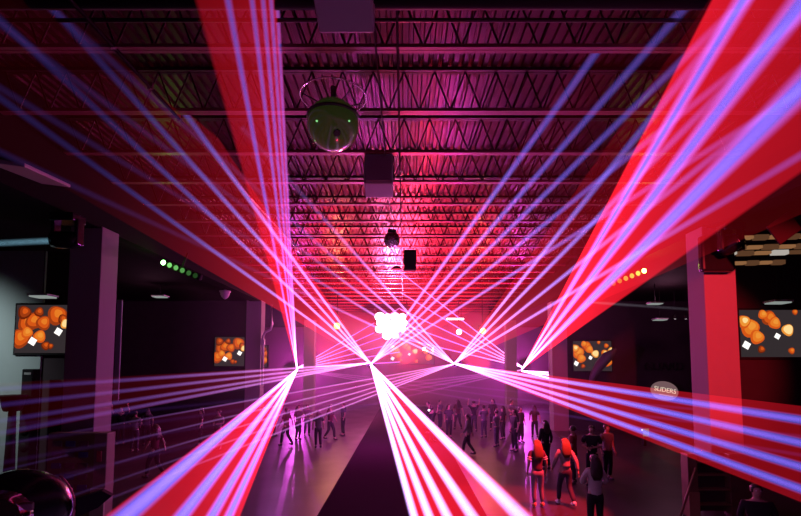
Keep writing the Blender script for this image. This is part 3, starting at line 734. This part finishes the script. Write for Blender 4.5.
def person(loc, rz, h, label, shirt, pants, hair, pose='stand', hairlen=.3, sleeves='short', shoe=None, female=True, hem=.86, group=None, detail=True):
    e = empty('person', (loc[0], loc[1], 0), rz, label, 'person', group)
    k = h / 1.7
    V = lambda x_, y_, z_: Vector((x_, y_, z_)) * k
    sw = .165 if female else .195
    arms = {'stand': [((.24, -.03, 1.14), (.25, .05, .90)), ((.24, -.03, 1.14), (.25, .05, .90))],
            'walk': [((.25, .06, 1.14), (.25, .20, .94)), ((.25, -.12, 1.15), (.27, -.16, .90))],
            'fold': [((.27, .02, 1.16), (.10, .20, 1.14)), ((.27, .02, 1.16), (.10, .20, 1.10))],
            'up': [((.34, .06, 1.52), (.26, .10, 1.78)), ((.34, .06, 1.50), (.36, .06, 1.76))],
            'point': [((.25, -.02, 1.14), (.22, .16, 1.0)), ((.33, .14, 1.28), (.42, .36, 1.30))]}[pose]
    legs = {'stand': [((.095, .02, .50), (.10, -.02, .09)), ((.095, .03, .50), (.12, -.01, .09))],
            'walk': [((.09, .16, .52), (.10, .20, .09)), ((.09, -.02, .50), (.10, -.26, .14))]}.get(pose, [((.10, .02, .50), (.12, -.02, .09)), ((.10, .03, .50), (.13, .0, .09))])
    J = []
    J.append(([V(0, 0, .95), V(0, .01, 1.12), V(0, .02, 1.30), V(0, .0, 1.42), V(0, .0, 1.50), V(0, .02, 1.56), V(0, .025, 1.63), V(0, .01, 1.69)],
              [(.14 * k, .10 * k), (.115 * k, .085 * k), (.14 * k, .10 * k), (.09 * k, .07 * k), .05 * k, (.07 * k, .078 * k), (.078 * k, .092 * k), (.055 * k, .065 * k)], None))
    for s, (el, wr) in zip((-1, 1), arms):
        E, W = Vector(el), Vector(wr)
        hand = W + (W - E).normalized() * .08
        J.append(([V(s * sw, 0, 1.40), V(s * E.x, E.y, E.z), V(s * W.x, W.y, W.z), V(s * hand.x, hand.y, hand.z)], [.058 * k, .042 * k, .028 * k, (.040 * k, .022 * k)], (0, 3)))
    for s, (kn, an) in zip((-1, 1), legs):
        J.append(([V(s * .09, 0, .88), V(s * kn[0], kn[1], kn[2]), V(s * an[0], an[1], an[2]), V(s * (an[0] + .01), an[1] + .12, an[2] - .05)], [.095 * k, .06 * k, .042 * k, (.045 * k, .03 * k)], (0, 0)))
    if detail:
        for s, (el, wr) in zip((-1, 1), arms):
            E, W = Vector(el), Vector(wr); d = (W - E).normalized()
            side = Vector((0, 1, 0)) if abs(d.y) < .7 else Vector((0, 0, 1)); side = (side - d * side.dot(d)).normalized(); bend = d.cross(side) * (-1)
            for f_, (o_, ln) in enumerate(((-.027, .060), (-.009, .072), (.009, .068), (.026, .052))):
                a0_ = W + d * .085 + side * o_; a1_ = a0_ + d * ln * .55; a2_ = a1_ + (d * .8 + bend * .5).normalized() * ln * .5
                M_ = lambda v_: V(s * v_.x, v_.y, v_.z)
                J.append(([M_(a0_), M_(a1_), M_(a2_)], [.0095 * k, .009 * k, .0075 * k], None))
            t0_ = W + d * .03 + side * .03; J.append(([V(s * t0_.x, t0_.y, t0_.z)] + [V(s * q_.x, q_.y, q_.z) for q_ in (t0_ + (d + side).normalized() * .045, t0_ + (d * 1.4 + side * .6).normalized() * .075)], [.011 * k, .010 * k, .008 * k], None))
        J.append(([V(0, .10, 1.615), V(0, .128, 1.60)], [.014 * k, .012 * k], None))
        for s in (-1, 1): J.append(([V(s * .072, .02, 1.63), V(s * .088, .012, 1.605)], [(.01 * k, .02 * k), (.008 * k, .016 * k)], None))
    body = link_mesh('body', skin_mesh('person_body', J, skin_m), e)
    if detail:
        em = MATS.get('eye_white') or mat('eye_white', (.7, .68, .66), .3)
        for s in (-1, 1): MB().ball(V(s * .032, .103, 1.638), .012 * k, 1).build('eye', em, e)
        MB().ball(V(0, .112, 1.565), .012 * k, 1, (2.2, .6, .6)).build('mouth', MATS.get('lip') or mat('lip', (.5, .16, .14), .5), e)
    # shirt
    T = [([V(0, 0, hem), V(0, .0, max(hem + .1, 1.0)), V(0, .01, 1.14), V(0, .02, 1.30), V(0, 0, 1.43)],
          [(.165 * k, .13 * k), (.158 * k, .125 * k), (.145 * k, .112 * k), (.165 * k, .132 * k), (.125 * k, .105 * k)], None)]
    for s, (el, wr) in zip((-1, 1), arms):
        E, W, Sh = Vector(el), Vector(wr), Vector((sw, 0, 1.40))
        if sleeves == 'long':
            pts = [Sh, E, E.lerp(W, .92)]; rad = [.078, .06, .046]
        else:
            pts = [Sh, Sh.lerp(E, .75)]; rad = [.078, .066]
        T.append(([V(s * q_.x, q_.y, q_.z) for q_ in pts], [r_ * k for r_ in rad], (0, 3)))
    shirt_o = link_mesh('shirt', skin_mesh('shirt', T, shirt), e)
    # trousers
    Pn = [([V(0, 0, 1.0), V(0, 0, .93)], [(.155 * k, .115 * k), (.16 * k, .125 * k)], None)]
    for s, (kn, an) in zip((-1, 1), legs):
        Pn.append(([V(s * .09, 0, .84), V(s * kn[0], kn[1], kn[2]), V(s * an[0], an[1], an[2] + .03)], [.105 * k, .075 * k, .058 * k], (0, 1)))
    link_mesh('trousers', skin_mesh('trousers', Pn, pants), e)
    # shoes
    for s, (kn, an) in zip((-1, 1), legs):
        mb = MB(); sc = MATS['shoe_dark'] if shoe is None else shoe
        mb.ball(V(s * (an[0] + .005), an[1] + .055, an[2] - .045), .05 * k, 2, (.85, 2.6, .85))
        mb.ball(V(s * an[0], an[1] - .01, an[2] - .01), .055 * k, 2, (.9, 1, 1.1))
        mb.build('shoe', sc, e)
    # hair
    if hair is not None:
        mb = MB()
        mb.ball(V(0, -.008, 1.648), .10 * k, 3, (.93, 1.02, .92))
        for v_ in mb.bm.verts:   # clear the face
            if v_.co.y > .055 * k and v_.co.z < 1.675 * k: v_.co.y = .055 * k - (v_.co.y - .055 * k) * .5
        if hairlen > .12:
            pts = [V(0, -.05, 1.68), V(0, -.082, 1.58), V(0, -.10, 1.52 - hairlen * .2), V(0, -.115, 1.50 - hairlen * .6), V(0, -.11, 1.52 - hairlen)]
            rings = []
            rx = [.085, .115, .135, .125, .07]; ry = [.05, .05, .04, .032, .015]
            for p_, a_, b_ in zip(pts, rx, ry):
                rings.append([mb.bm.verts.new(p_ + Vector((math.cos(2 * PI * i / 14) * a_ * k * (1 + .06 * math.sin(i * 5)), math.sin(2 * PI * i / 14) * b_ * k, .02 * k * math.sin(i * 3.3) if a_ < .06 else 0))) for i in range(14)])
            for A, B in zip(rings, rings[1:]):
                for i in range(14):
                    f_ = mb.bm.faces.new((A[i], A[(i + 1) % 14], B[(i + 1) % 14], B[i])); f_.smooth = True
            mb.bm.faces.new(rings[0][::-1]); mb.bm.faces.new(rings[-1])
        mb.build('hair', hair, e)
    return e
mat('shoe_dark', (.03, .025, .025), .6)
blond = mat('blond_hair', (.20, .09, .035), .7, 0, .25, 30, 0, .2)
brown = mat('brown_hair', (.03, .017, .012), .45, 0, .25, 30)
c_mar = cloth('maroon_jersey', (.10, .03, .05)); c_lpk = cloth('pale_knit', (.34, .24, .22)); c_wht = cloth('white_top', (.40, .38, .32))
c_blk = cloth('black_cloth', (.015, .013, .016)); c_red = cloth('red_shirt', (.22, .03, .04)); c_gry = cloth('grey_shirt', (.16, .14, .13)); c_jean = cloth('pale_jeans', (.26, .18, .22)); c_dj = cloth('dark_jeans', (.05, .04, .06))
boot = mat('tan_boot', (.55, .26, .10), .6); pale_shoe = mat('pale_shoe', (.75, .68, .66), .6)

def stand_at(px, py):
    q_ = on_floor(px, py); return (q_.x, q_.y)
g1 = person(stand_at(538, 507), R(6), 1.68, 'person with long fair hair in maroon jersey and pale jeans seen from behind', c_mar, c_jean, blond, 'stand', .30, 'short', boot, hem=.9)
# white sleeve stripes
k = 1.68 / 1.7
for s in (-1, 1):
    for t in (.45, .65):
        c_ = Vector((s * (.165 + .075 * t), -.03 * t, 1.40 - .26 * t)) * k
        MB().lathe([(.066, -.012), (.070, 0), (.066, .012)], c_, 16, Vector((s * .075, -.03, -.26)).to_track_quat('Z', 'Y').to_matrix()).build('sleeve_stripe', MATS['pale_shoe'], g1)
person(stand_at(566, 506), R(8), 1.70, 'person with long fair hair in pale top and dark trousers seen from behind', c_lpk, c_dj, blond, 'walk', .26, 'long', pale_shoe, hem=.95)
person(at(594, 455, 10.3).xy, R(2), 1.72, 'person with long dark hair in loose white top and black trousers', c_wht, c_blk, brown, 'fold', .30, 'long', None, hem=.84)
person(stand_at(574, 484), R(60), 1.75, 'person in red shirt bending an arm beyond the pale top', c_red, c_dj, brown, 'point', .05, 'short', None, False)
person(stand_at(593, 486), R(150), 1.78, 'person in black clothes behind the white top', c_blk, c_blk, brown, 'fold', .05, 'short', None, False)
person(stand_at(608, 480), R(200), 1.72, 'person in grey shirt and dark trousers at the edge of the dark right wall', c_gry, c_blk, brown, 'stand', .05, 'short', None, False)
person(stand_at(546, 470), R(20), 1.70, 'person in all black standing beyond the maroon jersey', c_blk, c_blk, brown, 'stand', .25, 'long', None)
person(stand_at(468, 456), R(80), 1.68, 'person in pale jacket striding alone across the middle of the floor', c_gry, c_blk, brown, 'walk', .2, 'long', None)
person((at(756, 484, 8.0).x, 8.0), R(160), 1.66, 'person in dark clothes at the lower right corner with face towards camera', c_blk, c_blk, brown, 'fold', .05, 'long', None, False)
# small crowd prototypes
cp = []
c_dg = cloth('dim_grey_cloth', (.05, .045, .045)); c_dr = cloth('dim_red_cloth', (.08, .015, .02)); c_dw = cloth('dim_white_cloth', (.13, .12, .12))  # cloth darkened so the colour holds the crowd's dimness
for (sh, pn, ps, ln, fe) in ((c_dg, c_blk, 'stand', .2, True), (c_blk, c_dj, 'up', .05, False), (c_dr, c_blk, 'walk', .3, True), (c_dw, c_dj, 'fold', .05, False)):
    cp.append((sh, pn, ps, ln, fe))
GL, GR = 'crowd at the left of the dance floor', 'crowd at the back right of the dance floor'
protos = {}
def crowd(px, py, i, rz, lab, grp, hgt=1.7):
    loc = stand_at(px, py)
    if i not in protos:
        sh, pn, ps, ln, fe = cp[i]
        protos[i] = person(loc, rz, 1.7, lab, sh, pn, brown, ps, ln, 'short', None, fe, group=grp, detail=False)
    else:
        c_ = copy_tree(protos[i]); c_.location = (loc[0], loc[1], 0); c_.rotation_euler = (0, 0, rz); s_ = hgt / 1.7; c_.scale = (s_, s_, s_); tag(c_, lab, 'person', grp)
LB = 'shadowy person standing among the crowd at the back right'
for n, (px, py) in enumerate(((428, 434), (440, 430), (449, 438), (458, 430), (474, 432), (484, 438), (493, 431), (503, 440), (512, 433), (521, 443), (535, 438), (432, 442), (497, 447), (515, 452))):
    crowd(px, py, (0, 3, 0, 2, 1, 3, 0)[n % 7], R(random.uniform(0, 360)), LB, GR, random.uniform(1.6, 1.8))
LA = 'shadowy person standing in the dark crowd left of the runner'
for n, (px, py) in enumerate(((286, 446), (298, 440), (307, 436), (318, 448), (330, 440), (343, 436), (262, 442), (274, 436))):
    crowd(px, py, (2, 0, 3, 0)[n % 4], R(random.uniform(0, 360)), LA, GL, random.uniform(1.6, 1.8))
crowd(120, 445, 1, R(200), 'person raising both arms beside the left column', GL, 1.75)
for n, (px, py, lab) in enumerate(((134, 452, 'person in white shirt second from the left column'), (146, 446, 'person in grey third from the left column standing behind the white shirt'), (154, 478, 'person in red top low beside the left column'), (200, 446, 'person standing alone beneath the left middle screen'), (218, 450, 'person in white standing right of the one beneath the middle screen'))):
    crowd(px, py, (3, 0, 2, 0, 3)[n], R(40 * n), lab, GL, 1.7)

# tiny white phone light in the crowd
q = at(429, 411, 21)
e = empty('phone', q, 0, 'phone held up with a tiny white light in the crowd', 'phone')
MB().box((0, .01, 0), (.08, .012, .16), bevel=.003).build('case', matte_m, e)
MB().ball((0, -.0, .04), .035, 2, (1, .4, 1)).build('flash', emis('phone_flash', (1, .9, 1), 12), e)

# ------------------------------------------------------------------ light
red = (1, .03, .05); pink = (1, .10, .32); mag = (1, .08, .50)
spot('ceiling_wash', (0.6, 39, 4.2), (.8, 14, 9.4), (1, .025, .08), 15000, R(46), .9, .4)
spot('ceiling_wash_far', (0, 30, 3.8), (0, 35, 9.5), (1, .035, .09), 60000, R(104), .9, .4)
spot('ceiling_wash_mid', (1.0, 25, 3.8), (.6, 13, 9.4), (1, .04, .12), 700, R(62), .9, .4)
spot('uplight_left', (-4.5, 27, 3.3), (-2.5, 27, 9), (1, .03, .08), 32000, R(120), .9, .3)  # added pair of fills brightening the ceiling, no fixture behind them
spot('uplight_right', (4.5, 27, 3.3), (2.5, 27, 9), (1, .03, .08), 32000, R(120), .9, .3)
q = at(391, 326, 36.6)
spot('back_wall_wash', (0, 40, 1.0), (0, 46, 6), (1, .03, .08), 2200, R(130), .9, .3)
spot('uplight_near', (.5, 9, 1.5), (.5, 10, 9), (1, .02, .10), 260, R(75), .9, .3)  # added low fill to brighten the nearest bottom chords
spot('blinder_throw', q, (0, 5, 3), mag, 2600, R(140), .5, .8)
point('blinder_glow', q + Vector((0, -.6, 0)), (1, .22, .55), 3800, .3)
for nm, s_, pw in (('left', A_, 1700), ('left_centre', B_, 700), ('right_centre', C_, 700), ('right', D_, 1500)):
    point('laser_glow_' + nm, at(s_[0], s_[1], s_[2] - .5), (.85, .07, .85), pw, .06)
spot('red_wash_right', (7.2, 3.5, 7.0), (8.5, 12.7, 4.4), red, 11000, R(32), .6, .12)
spot('red_spot_dancers', (5.6, 11.3, 7.3), (2.9, 12.6, 0), red, 15000, R(35), .4, .08)
point('amber_glow_left', at(337, 326, 32.4), (1, .35, .06), 260, .1)
point('amber_glow_right', at(483, 331, 32.4), (1, .35, .06), 260, .1)
spot('amber_left', at(337, 326, 32.6), (0, 10, 0), (1, .4, .2), 300, R(140))
point('green_bar_left', at(166, 266, 15.2), (.3, 1, .1), 18, .1)
point('green_bar_right', at(650, 271, 15.9), (.6, 1, .1), 18, .1)
point('aisle_lamp_right', (12.2, 22, 6.6), (1, .35, .62), 130, .2)  # added pinkish fills near the dim ceiling lamps, lifting the aisle walls
point('aisle_lamp_left', (-11.5, 22, 6.6), (1, .35, .62), 45, .2)
spot('left_wall_light', (-15, 11, 7.0), (-14.5, 15.5, 3.4), (.80, 1, .97), 1500, R(75), .9, .2)

# haze in the hall
m = bpy.data.materials.new('stage_haze'); m.use_nodes = True
nt = m.node_tree; nt.nodes.remove(nt.nodes['Principled BSDF'])
v = nt.nodes.new('ShaderNodeVolumeScatter'); v.inputs['Density'].default_value = .0045; v.inputs['Anisotropy'].default_value = .35; v.inputs['Color'].default_value = (1, .95, 1, 1)
nt.links.new(v.outputs['Volume'], nt.nodes['Material Output'].inputs['Volume'])
tag(MB().box((0, 31, 3.3), (16, 29, 6.5)).build('haze', m), 'thin stage haze hanging between the two rows of columns', 'haze', None, 'stuff')

w = bpy.data.worlds.new('world'); S.world = w; w.use_nodes = True
w.node_tree.nodes['Background'].inputs['Color'].default_value = (.02, .004, .012, 1); w.node_tree.nodes['Background'].inputs['Strength'].default_value = .15

c = S.cycles
c.use_denoising = True
c.max_bounces = 4; c.diffuse_bounces = 0; c.glossy_bounces = 2; c.transmission_bounces = 2; c.volume_bounces = 0; c.transparent_max_bounces = 64
c.sample_clamp_indirect = 1.0; c.caustics_reflective = False; c.caustics_refractive = False
S.view_settings.view_transform = 'Standard'; S.view_settings.look = 'None'; S.view_settings.exposure = 0; S.view_settings.gamma = 1
